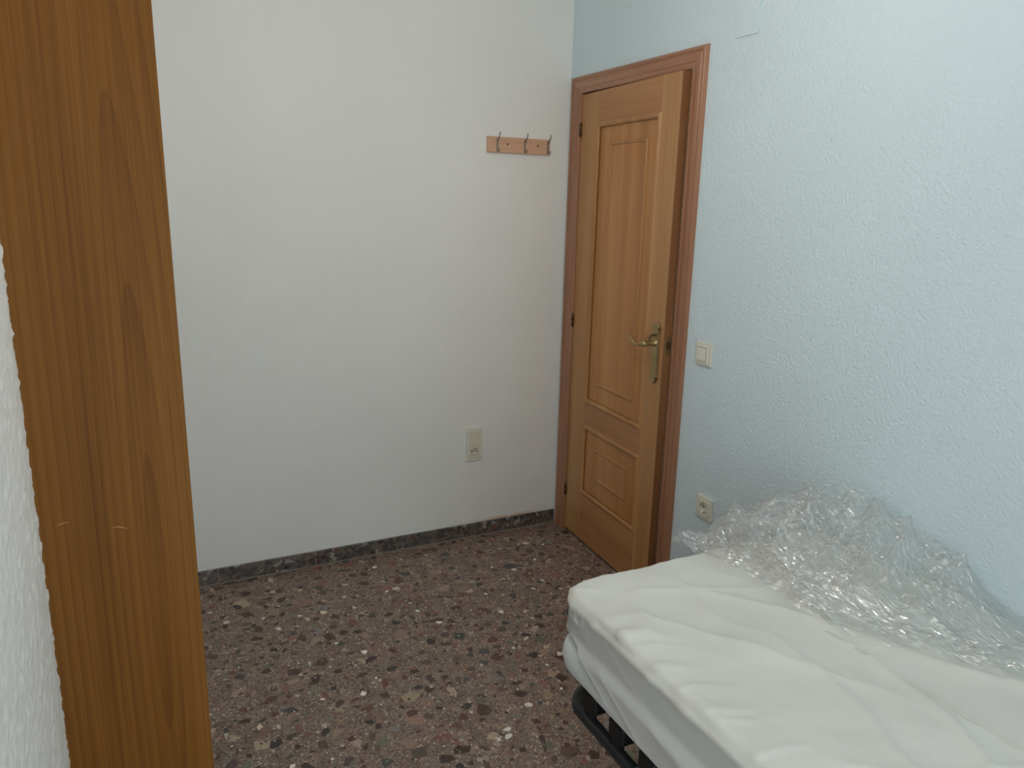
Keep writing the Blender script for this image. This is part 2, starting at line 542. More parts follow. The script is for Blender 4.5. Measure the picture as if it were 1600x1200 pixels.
m, nt, out = mat_new('terrazzo_chip_stone')
b = principled(nt, out, (0.1, 0.08, 0.07), 0.42, 0.35)
at = nd(nt, 'ShaderNodeAttribute', attribute_name='Col')
tc = nd(nt, 'ShaderNodeTexCoord')
n1 = nd(nt, 'ShaderNodeTexNoise'); n1.inputs['Scale'].default_value = 90; n1.inputs['Detail'].default_value = 4
link(nt, tc, 'Object', n1, 'Vector')
r2 = ramp(nt, [(0.3, (0.92, 0.91, 0.90)), (0.7, (1.28, 1.26, 1.23))])
link(nt, n1, 0, r2, 0)
mu = nd(nt, 'ShaderNodeMix', data_type='RGBA', blend_type='MULTIPLY'); mu.inputs[0].default_value = 1.0
nt.links.new(at.outputs['Color'], mu.inputs[6]); nt.links.new(r2.outputs[0], mu.inputs[7])
nt.links.new(mu.outputs[2], b.inputs['Base Color'])
MAT['chip'] = m

def chip_mesh(name, regions, seed, parent, to3d):
    """irregular flat stones: regions = list of (count, rmin, rmax, palette, umin, umax, vmin, vmax)"""
    rs = np.random.RandomState(seed)
    V = []; Fc = []; Cl = []
    base = 0
    order = 0
    for (cnt, rmin, rmax, pal, u0_, u1_, v0_, v1_, gap) in regions:
        placed = {}
        cell = rmax * 2
        n_ok = 0; tries = 0
        while n_ok < cnt and tries < cnt * 4:
            tries += 1
            u = rs.uniform(u0_, u1_); v = rs.uniform(v0_, v1_)
            r = rmin + (rmax - rmin) * rs.rand() ** 1.8
            if gap:
                ci, cj = int(u // cell), int(v // cell); bad = False
                for di in (-1, 0, 1):
                    for dj in (-1, 0, 1):
                        for (uu, vv, rr) in placed.get((ci + di, cj + dj), ()):
                            if (uu - u) ** 2 + (vv - v) ** 2 < (0.85 * (rr + r)) ** 2: bad = True
                if bad: continue
                placed.setdefault((ci, cj), []).append((u, v, r))
            k = rs.randint(4, 8) if r > 0.004 else rs.randint(3, 6)
            an = np.sort((np.arange(k) + rs.uniform(-.34, .34, k)) * 2 * math.pi / k)
            ra = r * rs.uniform(0.62, 1.12, k)
            asp = rs.uniform(0.42, 0.95); ro = rs.uniform(0, math.pi)
            px = np.cos(an) * ra; py = np.sin(an) * ra * asp
            qu = u + px * math.cos(ro) - py * math.sin(ro); qv = v + px * math.sin(ro) + py * math.cos(ro)
            qu = np.clip(qu, u0_, u1_); qv = np.clip(qv, v0_, v1_)
            h = 0.0001 + 4e-8 * order
            order += 1
            c = pal[rs.randint(len(pal))]
            c = np.clip(np.array(c) * rs.uniform(0.82, 1.18) * rs.uniform(0.96, 1.04, 3), 0, 1)
            for a_, b_ in zip(qu, qv): V.append(to3d(a_, b_, h))
            Fc.append(list(range(base, base + k))); Cl.append((c, k)); base += k
            n_ok += 1
    o = mesh_obj(name, V, Fc, MAT['chip'], parent)
    me = o.data
    ca = me.color_attributes.new('Col', 'FLOAT_COLOR', 'CORNER')
    arr = np.ones((len(me.loops), 4), np.float32)
    i = 0
    for c, k in Cl:
        arr[i:i + k, :3] = c; i += k
    ca.data.foreach_set('color', arr.ravel())
    o['kind'] = 'stuff'
    return o

DK = [srgb(80, 60, 54), srgb(70, 55, 50), srgb(92, 66, 58), srgb(88, 76, 70), srgb(66, 60, 58), srgb(106, 74, 64), srgb(98, 80, 70), srgb(78, 78, 78)]
MD = [srgb(128, 100, 88), srgb(140, 120, 106), srgb(118, 108, 100), srgb(112, 112, 96), srgb(150, 124, 108), srgb(132, 92, 80), srgb(126, 120, 118), srgb(160, 144, 124), srgb(112, 92, 84)]
LT = [srgb(206, 192, 174), srgb(220, 212, 200), srgb(188, 170, 150), srgb(228, 222, 214), srgb(178, 166, 154)]
fx0, fx1, fy0, fy1 = XL + .005, -0.002, -2.4, -0.002
chip_mesh('terrazzo_chips', [
    (900, 0.014, 0.042, MD, fx0, fx1, fy0, fy1, True),
    (1300, 0.011, 0.033, DK, fx0, fx1, fy0, fy1, True),
    (4200, 0.0035, 0.011, MD + DK, fx0, fx1, fy0, fy1, False),
    (300, 0.008, 0.021, LT, fx0, fx1, fy0, fy1, True),
    (1900, 0.002, 0.006, LT, fx0, fx1, fy0, fy1, False),
    (7000, 0.0012, 0.0028, LT + MD, fx0, fx1, fy0, fy1, False),
], 5, floor, lambda a, b_, h: (a, b_, h))

# --- skirting of terrazzo tiles
m, nt, out = mat_new('skirting_terrazzo')
b = principled(nt, out, (0.05, 0.045, 0.04), 0.3, 0.45)
tc = nd(nt, 'ShaderNodeTexCoord')
v1 = nd(nt, 'ShaderNodeTexVoronoi'); v1.inputs['Scale'].default_value = 48; v1.inputs['Randomness'].default_value = 1
nz_ = nd(nt, 'ShaderNodeTexNoise'); nz_.inputs['Scale'].default_value = 30; nz_.inputs['Detail'].default_value = 3
link(nt, tc, 'Object', nz_, 'Vector')
vm = nd(nt, 'ShaderNodeVectorMath', operation='MULTIPLY_ADD'); vm.inputs[1].default_value = (.03, .03, .03)
nt.links.new(nz_.outputs[1], vm.inputs[0]); link(nt, tc, 'Object', vm, 2)
link(nt, vm, 0, v1, 'Vector')
sp = nd(nt, 'ShaderNodeSeparateColor'); nt.links.new(v1.outputs['Color'], sp.inputs[0])
r1 = ramp(nt, [(0.0, srgb(84, 78, 74)), (0.22, srgb(108, 98, 92)), (0.45, srgb(96, 90, 84)), (0.62, srgb(116, 102, 94)), (0.8, srgb(76, 70, 68)), (0.93, srgb(150, 144, 136))], 'CONSTANT')
link(nt, sp, 0, r1, 0); link(nt, r1, 0, b, 'Base Color')
MAT['skirt'] = m
SK = 0.0656
def skirting(name, label, axis, a0, a1, fixed, face, first=None):
    root = structure(empty(name, (0, 0, 0)), label, 'baseboard')
    step = 0.395
    p = a0
    k = 0
    sgn = -1 if a1 < a0 else 1
    while (a1 - p) * sgn > 0.02:
        q = p + sgn * step
        if (q - a1) * sgn > 0: q = a1
        lo, hi = min(p, q) + 0.0011, max(p, q) - 0.0011
        if axis == 'x': o = box('skirting_tile', lo, hi, fixed, fixed + face * 0.010, 0.002, SK, MAT['skirt'], root, 0.0012, 1)
        else: o = box('skirting_tile', fixed, fixed + face * 0.010, lo, hi, 0.002, SK, MAT['skirt'], root, 0.0012, 1)
        p = q; k += 1
    lo, hi = min(a0, a1), max(a0, a1)
    if axis == 'x':
        box('grout', lo, hi, fixed, fixed + face * 0.0092, 0.0, SK - 0.001, MAT['grout'], root)
        box('grout_line', lo, hi, fixed, fixed + face * 0.0125, 0.0, 0.0022, MAT['grout'], root)
    else:
        box('grout', fixed, fixed + face * 0.0092, lo, hi, 0.0, SK - 0.001, MAT['grout'], root)
    return root
bb = skirting('baseboard_back', 'dark terrazzo skirting tiles along the white wall', 'x', -0.008, XL + 0.003, 0.0, -1)
# small stones set in the skirting
rs_ = chip_mesh('skirting_chips', [(110, .006, .019, DK + [srgb(58, 52, 50)], XL + .01, -0.01, .006, SK - .003, True),
                                   (50, .003, .008, LT + MD + MD, XL + .01, -0.01, .006, SK - .003, False)], 21, bb,
                lambda a, b_, h: (a, -0.0101 - h, b_))
skirting('baseboard_right', 'dark terrazzo skirting tiles behind the bed', 'y', -0.914, YS, 0.0, -1)
skirting('baseboard_left', 'dark terrazzo skirting tiles under the left wall', 'y', -1.60, YS, XL + 0.004, 1)
# lump of plaster filler between skirting end and door casing
bm = bmesh.new()
bm_box(bm, -0.007, 0.0, -0.020, 0.0, 0.0, 0.05, 0.002)
structure(bm_obj('trim_2', bm, MAT['wall_plain']), 'dab of white plaster in the corner beside the door casing', 'plaster')

# ================================================================== door
# moulded casing profile: (distance from the opening, height above the wall)
CAS = [(0.0, 0.0), (0.0, 0.008), (0.004, 0.0105), (0.012, 0.0112), (0.016, 0.0095), (0.020, 0.0095), (0.026, 0.0125),
       (0.040, 0.0138), (0.050, 0.0135), (0.053, 0.0112), (0.056, 0.0112), (0.060, 0.0150), (0.068, 0.0155), (0.073, 0.0120), (0.076, 0.0)]
def sweep(name, prof, path_fn, mat, parent):
    A = [path_fn(w, t, 0) for w, t in prof]
    B = [path_fn(w, t, 1) for w, t in prof]
    n = len(prof)
    V = A + B
    Fc = [(i, i + 1, n + i + 1, n + i) for i in range(n - 1)]
    Fc += [tuple(range(n))[::-1], tuple(range(n, 2 * n)), (0, n, 2 * n - 1, n - 1)]
    bm = bmesh.new()
    bv = [bm.verts.new(v) for v in V]
    for f in Fc: bm.faces.new([bv[i] for i in f])
    return bm_obj(name, bm, mat, parent)
trim = structure(empty('trim_1', (0, DOOR_Y0, 0)), 'moulded brown wooden door frame set in the pale blue wall', 'door frame')
trim.location = (0, 0, 0)
CW_L, CW_T = 0.0825, 0.072
sweep('side_casing', [(w * CW_L / .076, t) for w, t in CAS], lambda w, t, e: (-t, DOOR_Y0 + w, 0.0 if e == 0 else DOOR_H + w * CW_T / CW_L), MAT['casing_v'], trim)
sweep('side_casing', CAS, lambda w, t, e: (-t, DOOR_Y1 - w, 0.0 if e == 0 else DOOR_H + w * CW_T / .076), MAT['casing_v'], trim)
sweep('head_casing', CAS, lambda w, t, e: (-t, DOOR_Y0 + w * CW_L / .076 if e == 0 else DOOR_Y1 - w, DOOR_H + w * CW_T / .076), MAT['casing_h'], trim)
# jamb lining through the wall
box('jamb', 0.0, 0.12, DOOR_Y0, DOOR_Y0 + 0.025, 0, DOOR_H, MAT['casing_v'], trim)
box('jamb', 0.0, 0.12, DOOR_Y1 - 0.025, DOOR_Y1, 0, DOOR_H, MAT['casing_v'], trim)
box('head_jamb', 0.0, 0.12, DOOR_Y1 - 0.025, DOOR_Y0 + 0.025, DOOR_H, DOOR_H + 0.025, MAT['casing_h'], trim)
box('stop', 0.045, 0.12, DOOR_Y0 - 0.014, DOOR_Y0, 0, DOOR_H, MAT['casing_v'], trim)
box('stop', 0.045, 0.12, DOOR_Y1, DOOR_Y1 + 0.014, 0, DOOR_H, MAT['casing_v'], trim)

LW, LT_, LB, LTOP = 0.725, 0.035, 0.012, 2.013
AJAR = math.radians(3.15)
leaf = structure(empty('door_1', (0, DOOR_Y0 - 0.001, 0), -AJAR), 'light oak panelled door standing slightly ajar', 'door')
SL, SR = 0.140, 0.118
Z1a, Z1b, Z2a, Z2b = 0.243, 0.573, 0.684, 1.886
Ya, Yb = -SL, -(LW - SR)
box('stile', 0, LT_, -SL, 0, LB, LTOP, MAT['door_v'], leaf, 0.0012, 1)
box('stile', 0, LT_, -LW + 0.004, -(LW - SR), LB, LTOP, MAT['door_v'], leaf, 0.0008, 1)
box('lock_edge_strip', 0.0004, LT_ - 0.0004, -LW, -LW + 0.0042, LB, LTOP, MAT['edge_strip'], leaf, 0.0006, 1)['label'] = 'darker brown strip on the lock edge'
for za, zb in ((LB, Z1a), (Z1b, Z2a), (Z2b, LTOP)):
    box('rail', 0.0004, LT_ - 0.0004, Yb - 0.0, Ya, za, zb, MAT['door_h'], leaf, 0.0008, 1)
def rect_bead(name, y0, y1, z0, z1, width, height, x_base, parent, mat, dip=0.0):
    """half-round bead mitred round a rectangle (y0>y1): outer edge = given rectangle"""
    prof = []
    for i in range(9):
        a = math.pi * i / 8
        prof.append((width * 0.5 * (1 - math.cos(a)), height * math.sin(a)))
    if dip:
        prof = [(0, 0), (0.0012, -dip)] + [(0.002 + p[0], p[1]) for p in prof] + [(width + 0.003, -dip), (width + 0.004, 0)]
    bm = bmesh.new()
    loops = []
    for w, t in prof:
        x = x_base - t
        loops.append([bm.verts.new((x, y0 - w, z0 + w)), bm.verts.new((x, y1 + w, z0 + w)), bm.verts.new((x, y1 + w, z1 - w)), bm.verts.new((x, y0 - w, z1 - w))])
    for A, B in zip(loops[:-1], loops[1:]):
        for k in range(4):
            bm.faces.new((A[k], A[(k + 1) % 4], B[(k + 1) % 4], B[k]))
    return bm_obj(name, bm, mat, parent)
for (za, zb, iy0, iy1, iza, izb) in ((Z1a, Z1b, -0.244, -0.520, 0.342, 0.491), (Z2a, Z2b, -0.240, -0.524, 0.777, 1.806)):
    pn = box('panel', 0.008, 0.027, Yb, Ya, za, zb, MAT['panel_v'], leaf)
    # raised field with a sunk border
    rect_bead('bead_moulding', Ya + 0.004, Yb - 0.004, za - 0.004, zb + 0.004, 0.022, 0.0090, 0.0030, pn, MAT['bead'])
    box('field', 0.0055, 0.0085, iy1 + 0.012, iy0 - 0.012, iza + 0.012, izb - 0.012, MAT['panel_v'], pn, 0.0015, 1)
    rect_bead('field_moulding', iy0, iy1, iza, izb, 0.015, 0.0075, 0.0080, pn, MAT['bead'])
# hinges on the room side
for zc in (1.868, 1.037, 0.211):
    hg = lathe('hinge', [(0, -.034), (.0028, -.032), (.0045, -.029), (.0028, -.026), (.0066, -.025), (.0066, -.0015), (.0054, -.0008), (.0054, .0008), (.0066, .0015), (.0066, .025), (.0028, .026), (.0045, .029), (.0028, .032), (0, .034)],
               (-0.0045, 0.0005, zc), (0, 0, 1), MAT['bronze'], leaf, 14)
# lever handle on a long scroll plate
PY, PZ0, PZ1 = -(LW - 0.046), 0.893, 1.131
def plate_outline():
    hw = 0.0185
    zc0, zc1 = PZ0, PZ1
    pts = []
    right = [(0.0, zc1), (0.006, zc1 - 0.001), (0.011, zc1 - 0.006), (0.012, zc1 - 0.013), (0.0165, zc1 - 0.016), (0.0195, zc1 - 0.023), (0.0175, zc1 - 0.031),
             (0.0165, zc1 - 0.045), (0.0175, (zc0 + zc1) / 2), (0.0165, zc0 + 0.045), (0.0175, zc0 + 0.031), (0.0195, zc0 + 0.023), (0.0165, zc0 + 0.016), (0.012, zc0 + 0.013), (0.011, zc0 + 0.006), (0.006, zc0 + 0.001), (0.0, zc0)]
    left = [(-a, z) for a, z in right[1:-1]][::-1]
    return right + left
ol = plate_outline()
bm = bmesh.new()
lay = []
cz = (PZ0 + PZ1) / 2
for sc, x in ((1.25, 0.0), (1.25, -0.0050), (1.0, -0.0085)):
    lay.append([bm.verts.new((x, PY + y * sc, cz + (z - cz) * (1 if sc > 1.1 else 0.965))) for y, z in ol])
n = len(ol)
for A, B in zip(lay[:-1], lay[1:]):
    for k in range(n): bm.faces.new((A[k], A[(k + 1) % n], B[(k + 1) % n], B[k]))
bm.faces.new(lay[-1]); bm.faces.new(lay[0][::-1])
hp = bm_obj('handle_plate', bm, MAT['brass'], leaf)
for zz in (PZ1 - 0.024, PZ0 + 0.024):
    for s in (-1, 1):
        lathe('scroll', [(0, .005), (.0045, .0042), (.006, .001), (.0062, -.004)], (-0.0055, PY + s * 0.0180, zz), (-1, 0, 0), MAT['bronze'] if s < 0 else MAT['brass'], hp, 12)
PZ = 1.050
lathe('rose', [(.0165, 0), (.0165, .003), (.013, .006), (.0105, .010), (.0095, .030), (.0105, .044), (.0125, .050), (.0115, .060), (.007, .064), (0, .065)], (-0.004, PY, PZ), (-1, 0, 0), MAT['brass'], hp, 20)
def cat(pts, k=8):
    P = [Vector(p) for p in pts]; P = [P[0] * 2 - P[1]] + P + [P[-1] * 2 - P[-2]]
    out_ = []
    for i in range(1, len(P) - 2):
        for j in range(k):
            t = j / k
            out_.append(0.5 * ((2 * P[i]) + (-P[i - 1] + P[i + 1]) * t + (2 * P[i - 1] - 5 * P[i] + 4 * P[i + 1] - P[i + 2]) * t * t + (-P[i - 1] + 3 * P[i] - 3 * P[i + 1] + P[i + 2]) * t ** 3))
    out_.append(P[-2]); return out_
lp = cat([(-0.058, PY - 0.004, PZ), (-0.060, PY + 0.014, PZ - 0.002), (-0.061, PY + 0.032, PZ - 0.008), (-0.061, PY + 0.050, PZ - 0.009), (-0.061, PY + 0.068, PZ - 0.002), (-0.061, PY + 0.086, PZ + 0.009), (-0.060, PY + 0.104, PZ + 0.016), (-0.057, PY + 0.124, PZ + 0.017)])
nr = len(lp)
rad = [0.0092 - 0.0045 * smooth01(0, .45, i / nr) + 0.0026 * math.exp(-((i / nr - .55) / .12) ** 2) - 0.002 * smooth01(.7, 1, i / nr) for i in range(nr)]
tube('lever', lp, [float(a) for a in rad], MAT['brass'], hp, 14)
tube('scroll', cat([(-.008, PY + .002, PZ + .030), (-.020, PY + .006, PZ + .030), (-.030, PY + .006, PZ + .020), (-.034, PY + .002, PZ + .006)], 6), .0042, MAT['bronze'], hp, 10)
# lock case plate on the door edge
lk = box('lock_plate', 0.007, 0.029, -LW - 0.0012, -LW + 0.002, 1.010, 1.078, MAT['brass'], leaf, 0.0008, 1)
box('latch_bolt', 0.011, 0.025, -LW - 0.0075, -LW, 1.036, 1.058, MAT['bronze'], lk, 0.002, 2)

# ================================================================== coat rack
RX1, RX0, RZ0, RZ1 = -0.1034, -0.4053, 1.7624, 1.8272
rack = tag(empty('coat_rack', ((RX0 + RX1) / 2, 0, RZ0)), 'small pale wooden wall rack with three metal hooks beside the door', 'coat rack')
def addp(o, root):
    o.parent = root
    o.matrix_parent_inverse = Matrix.Translation(root.location).inverted()
    return o
bpy.context.view_layer.update()
addp(box('board', RX0, RX1, -0.014, 0.0, RZ0, RZ1, MAT['rack'], None, 0.0018, 2), rack)
for hx in (-0.361, -0.229, -0.115):
    hk = addp(box('hook', hx - 0.0035, hx + 0.0035, -0.0165, -0.0138, RZ0 + 0.004, RZ1 - 0.008, MAT['steel'], None, 0.001, 1), rack)
    for nm, pts in (('upper_prong', [(hx, -.0155, RZ1 - .016), (hx, -.024, RZ1 - .013), (hx, -.036, RZ1 + .001), (hx, -.044, RZ1 + .018)]),
                    ('lower_prong', [(hx, -.0155, RZ0 + .016), (hx, -.026, RZ0 + .006), (hx, -.036, RZ0 + .006), (hx, -.040, RZ0 + .017)])):
        pr = tube(nm, cat(pts, 6), 0.0023, MAT['steel'], None, 10)
        pr.parent = hk
for sx in (-0.312, -0.165):
    addp(lathe('screw', [(.0042, 0), (.0042, .0012), (.002, .0018), (0, .0018)], (sx, -0.0140, RZ0 + 0.036), (0, -1, 0), MAT['bronze'], None, 12), rack)

# ================================================================== switch and sockets
def uvw(wall):
    """returns a mapping (across, out, up) -> world for plates on a wall; across grows to the right in the picture"""
    if wall == 'right': return lambda a, o_, z: (-o_, -a, z)
    return lambda a, o_, z: (a, -o_, z)
def plate_box(name, f, a0, a1, o0, o1, z0, z1, mat, parent, bev=0.0, seg=2):
    p, q = f(a0, o0, z0), f(a1, o1, z1)
    return box(name, p[0], q[0], p[1], q[1], p[2], q[2], mat, parent, bev, seg)
def ring_plate(name, f, half_a, half_z, rad_, o_front, o_back, depth, mat, parent, n=40):
    """square cover with a round well"""
    bm = bmesh.new()
    sq = []; ci = []; cb = []; sqb = []
    for k in range(n):
        an = 2 * math.pi * (k + 0.5) / n
        c, s = math.cos(an), math.sin(an)
        mxx = max(abs(c) / half_a, abs(s) / half_z)
        sq.append(bm.verts.new(f(c / mxx, o_front, s / mxx)))
        sqb.append(bm.verts.new(f(c / mxx * 1.03, o_back, s / mxx * 1.03)))
        ci.append(bm.verts.new(f(c * rad_, o_front, s * rad_)))
        cb.append(bm.verts.new(f(c * rad_ * 0.97, o_front - depth, s * rad_ * 0.97)))
    for A, B in ((sqb, sq), (sq, ci), (ci, cb)):
        for k in range(n): bm.faces.new((A[k], A[(k + 1) % n], B[(k + 1) % n], B[k]))
    bm.faces.new(cb[::-1])
    return bm_obj(name, bm, mat, parent)
def socket_insert(f, zc, parent, mat, half=0.027, o_base=0.0085):
    g = lambda a, o_, z: f(a, o_, z + zc)
    ins = ring_plate('socket_insert', g, half, half, 0.0195, o_base + 0.0040, o_base - 0.001, 0.0112, mat, parent)
    for s in (-1, 1):
        lathe('pin_hole', [(.0034, 0), (.0034, .0006), (0, .0006)], g(s * 0.0095, o_base - 0.0070, 0.0), Vector(f(0, 1, 0)), MAT['pin_dark'], ins, 12)
        plate_box('earth_clip', g, -0.003, 0.003, o_base - 0.007, o_base + 0.001, s * 0.0185 - 0.0014, s * 0.0185 + 0.0014, MAT['clip'], ins)
    lathe('screw', [(.0016, 0), (.0016, .0006), (0, .0006)], g(0, o_base - 0.0068, 0.0), Vector(f(0, 1, 0)), MAT['pin_dark'], ins, 10)
    return ins

fR = uvw('right'); fB = uvw('back')
S = 0.083
def frame_plate(f, ha, hz_, wells, mat, parent, depth=0.009):
    """plate with square openings: wells = list of (z0, z1), openings of half width wa"""
    wa = 0.0275
    bm = bmesh.new()
    def bar(a0, a1, z0, z1):
        p, q = f(a0, 0, z0), f(a1, depth, z1)
        bm_box(bm, min(p[0], q[0]), max(p[0], q[0]), min(p[1], q[1]), max(p[1], q[1]), min(p[2], q[2]), max(p[2], q[2]), 0.0016, 2)
    bar(-ha, -wa, -hz_, hz_); bar(wa, ha, -hz_, hz_)
    edges = [-hz_] + [e for w in wells for e in w] + [hz_]
    for i in range(0, len(edges), 2):
        if edges[i + 1] - edges[i] > 0.0005: bar(-wa - 0.002, wa + 0.002, edges[i], edges[i + 1])
    return bm_obj('plate', bm, mat, parent)
sw = tag(empty('light_switch', (0, -1.014, 1.0489)), 'cream square light switch on the blue wall beside the door', 'switch')
plate_box('plate', fR, -S / 2, S / 2, 0, 0.0085, -S / 2, S / 2, MAT['cream_plastic'], sw, 0.0022, 3)
su = plate_box('surround', fR, -0.0305, 0.0275, 0.008, 0.0130, -0.0325, 0.0315, MAT['cream_plastic'], sw, 0.0012, 2)
plate_box('painted_gap_shade', fR, -0.0245, 0.0205, 0.0125, 0.0134, -0.0240, 0.0240, MAT['gap_shade_grey'], su)  # dark grey plate, colour stands in for the shadow lines round the rocker
rk = plate_box('rocker', fR, -0.0235, 0.0195, 0.0125, 0.0172, -0.0228, 0.0225, MAT['rocker'], sw, 0.0012, 2)
so = tag(empty('wall_socket', (0, -1.0884, 0.4924)), 'cream square wall socket low on the blue wall just above the bed', 'socket')
frame_plate(fR, S / 2, S / 2, [(-0.0275, 0.0275)], MAT['cream_plastic'], so)
socket_insert(fR, 0.0, so, MAT['cream_plastic'], 0.0285)
bx0, bx1, bz0, bz1 = -0.4868, -0.4077, 0.3815, 0.5395
sb = tag(empty('wall_socket', ((bx0 + bx1) / 2, 0, (bz0 + bz1) / 2)), 'tall beige double plate with one socket low on the white wall', 'socket')
hw, hz = (bx1 - bx0) / 2, (bz1 - bz0) / 2
frame_plate(fB, hw, hz, [(-0.0635, -0.0085)], MAT['cream_plastic'], sb)
plate_box('blank_cover', fB, -0.0285, 0.0285, 0.008, 0.0125, -0.0015, 0.066, MAT['beige_plastic'], sb, 0.0015, 2)
socket_insert(fB, -0.0345, sb, MAT['beige_plastic'], 0.0290)
# painted-over junction box lid high on the blue wall
tag(box('junction_cover', -0.0045, 0.0, -1.134, -1.034, 2.0835, 2.1835, MAT['wall_blue'], None, 0.0008, 1), 'square junction box lid painted over, high on the blue wall right of the door', 'cover plate')

# ================================================================== wooden cabinet at the left
CX1, CY0, CY1, CZ = -1.7265, -1.559, -0.95, 2.20
CX0 = XL + 0.0015
cab = tag(empty('wooden_cabinet', ((CX0 + CX1) / 2, CY0, 0)), 'tall narrow orange-brown wooden cabinet standing against the left wall', 'cabinet')
def cabp(o): return addp(o, cab)
bpy.context.view_layer.update()
sp_ = cabp(box('side_panel', CX0, CX1, CY0, CY0 + 0.018, 0.0, CZ, MAT['cab'], None, 0.0012, 2))
cabp(box('side_panel', CX0, CX1, CY1 - 0.018, CY1, 0.0, CZ, MAT['cab'], None, 0.0012, 2))
cabp(box('back_panel', CX0, CX0 + 0.006, CY0 + 0.018, CY1 - 0.018, 0.06, CZ - 0.018, MAT['cab_dark'], None))
cabp(box('top_board', CX0, CX1 - 0.018, CY0 + 0.018, CY1 - 0.018, CZ - 0.018, CZ, MAT['cab'], None))
cabp(box('bottom_board', CX0, CX1 - 0.018, CY0 + 0.018, CY1 - 0.018, 0.06, 0.078, MAT['cab'], None))
cabp(box('plinth', CX1 - 0.05, CX1 - 0.034, CY0 + 0.018, CY1 - 0.018, 0.0, 0.06, MAT['cab'], None))
for zz in (0.5, 0.95, 1.4, 1.8):
    cabp(box('shelf', CX0 + 0.006, CX1 - 0.03, CY0 + 0.018, CY1 - 0.018, zz, zz + 0.018, MAT['cab_dark'], None))
ym = (CY0 + CY1) / 2
for y0, y1 in ((CY0 + 0.020, ym - 0.0015), (ym + 0.0015, CY1 - 0.020)):
    cabp(box('cabinet_door', CX1 - 0.0175, CX1 - 0.0005, y0, y1, 0.064, CZ - 0.003, MAT['cab'], None, 0.0015, 2))
for pts in ([(-1.956, .965), (-1.946, .968), (-1.936, .969)], [(-1.868, .945), (-1.858, .946), (-1.850, .943), (-1.842, .939)]):
    V = []
    for i, (x, z) in enumerate(pts):
        w = 0.0006 if 0 < i < len(pts) - 1 else 0.0002
        V += [(x, CY0 - 0.0002, z - w), (x, CY0 - 0.0002, z + w)]
    Fc = [(2 * i, 2 * i + 2, 2 * i + 3, 2 * i + 1) for i in range(len(pts) - 1)]
    o = mesh_obj('scratch', V, Fc, MAT['scratch'])
    o.parent = sp_

# ================================================================== bed
BY0, BY1 = -1.575, -3.475        # far end, near end
def M_cloth(name, col, weave=900.0, bump=0.00025, sheen=0.15, col2=None):
    m, nt, out = mat_new(name)
    b = principled(nt, out, col, 0.9, 0.12)
    b.inputs['Sheen Weight'].default_value = sheen
    b.inputs['Sheen Roughness'].default_value = 0.6
    tc = nd(nt, 'ShaderNodeTexCoord')
    n1 = nd(nt, 'ShaderNodeTexNoise'); n1.inputs['Scale'].default_value = 5; n1.inputs['Detail'].default_value = 4
    link(nt, tc, 'Object', n1, 'Vector')
    r = ramp(nt, [(0.35, col2 or tuple(c * .96 for c in col)), (0.65, col)])
    link(nt, n1, 0, r, 0); link(nt, r, 0, b, 'Base Color')
    n2 = nd(nt, 'ShaderNodeTexNoise'); n2.inputs['Scale'].default_value = weave * .4; n2.inputs['Detail'].default_value = 2
    link(nt, tc, 'Object', n2, 'Vector')
    bp = nd(nt, 'ShaderNodeBump'); bp.inputs['Distance'].default_value = bump
    link(nt, n2, 0, bp, 'Height'); link(nt, bp, 0, b, 'Normal')
    return m
MAT['sheet'] = M_cloth('unbleached_cotton', srgb(222, 221, 214))
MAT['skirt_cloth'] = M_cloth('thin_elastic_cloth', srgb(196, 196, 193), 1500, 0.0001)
MAT['lower'] = M_cloth('white_ticking', srgb(222, 228, 228), 1200, 0.0001)

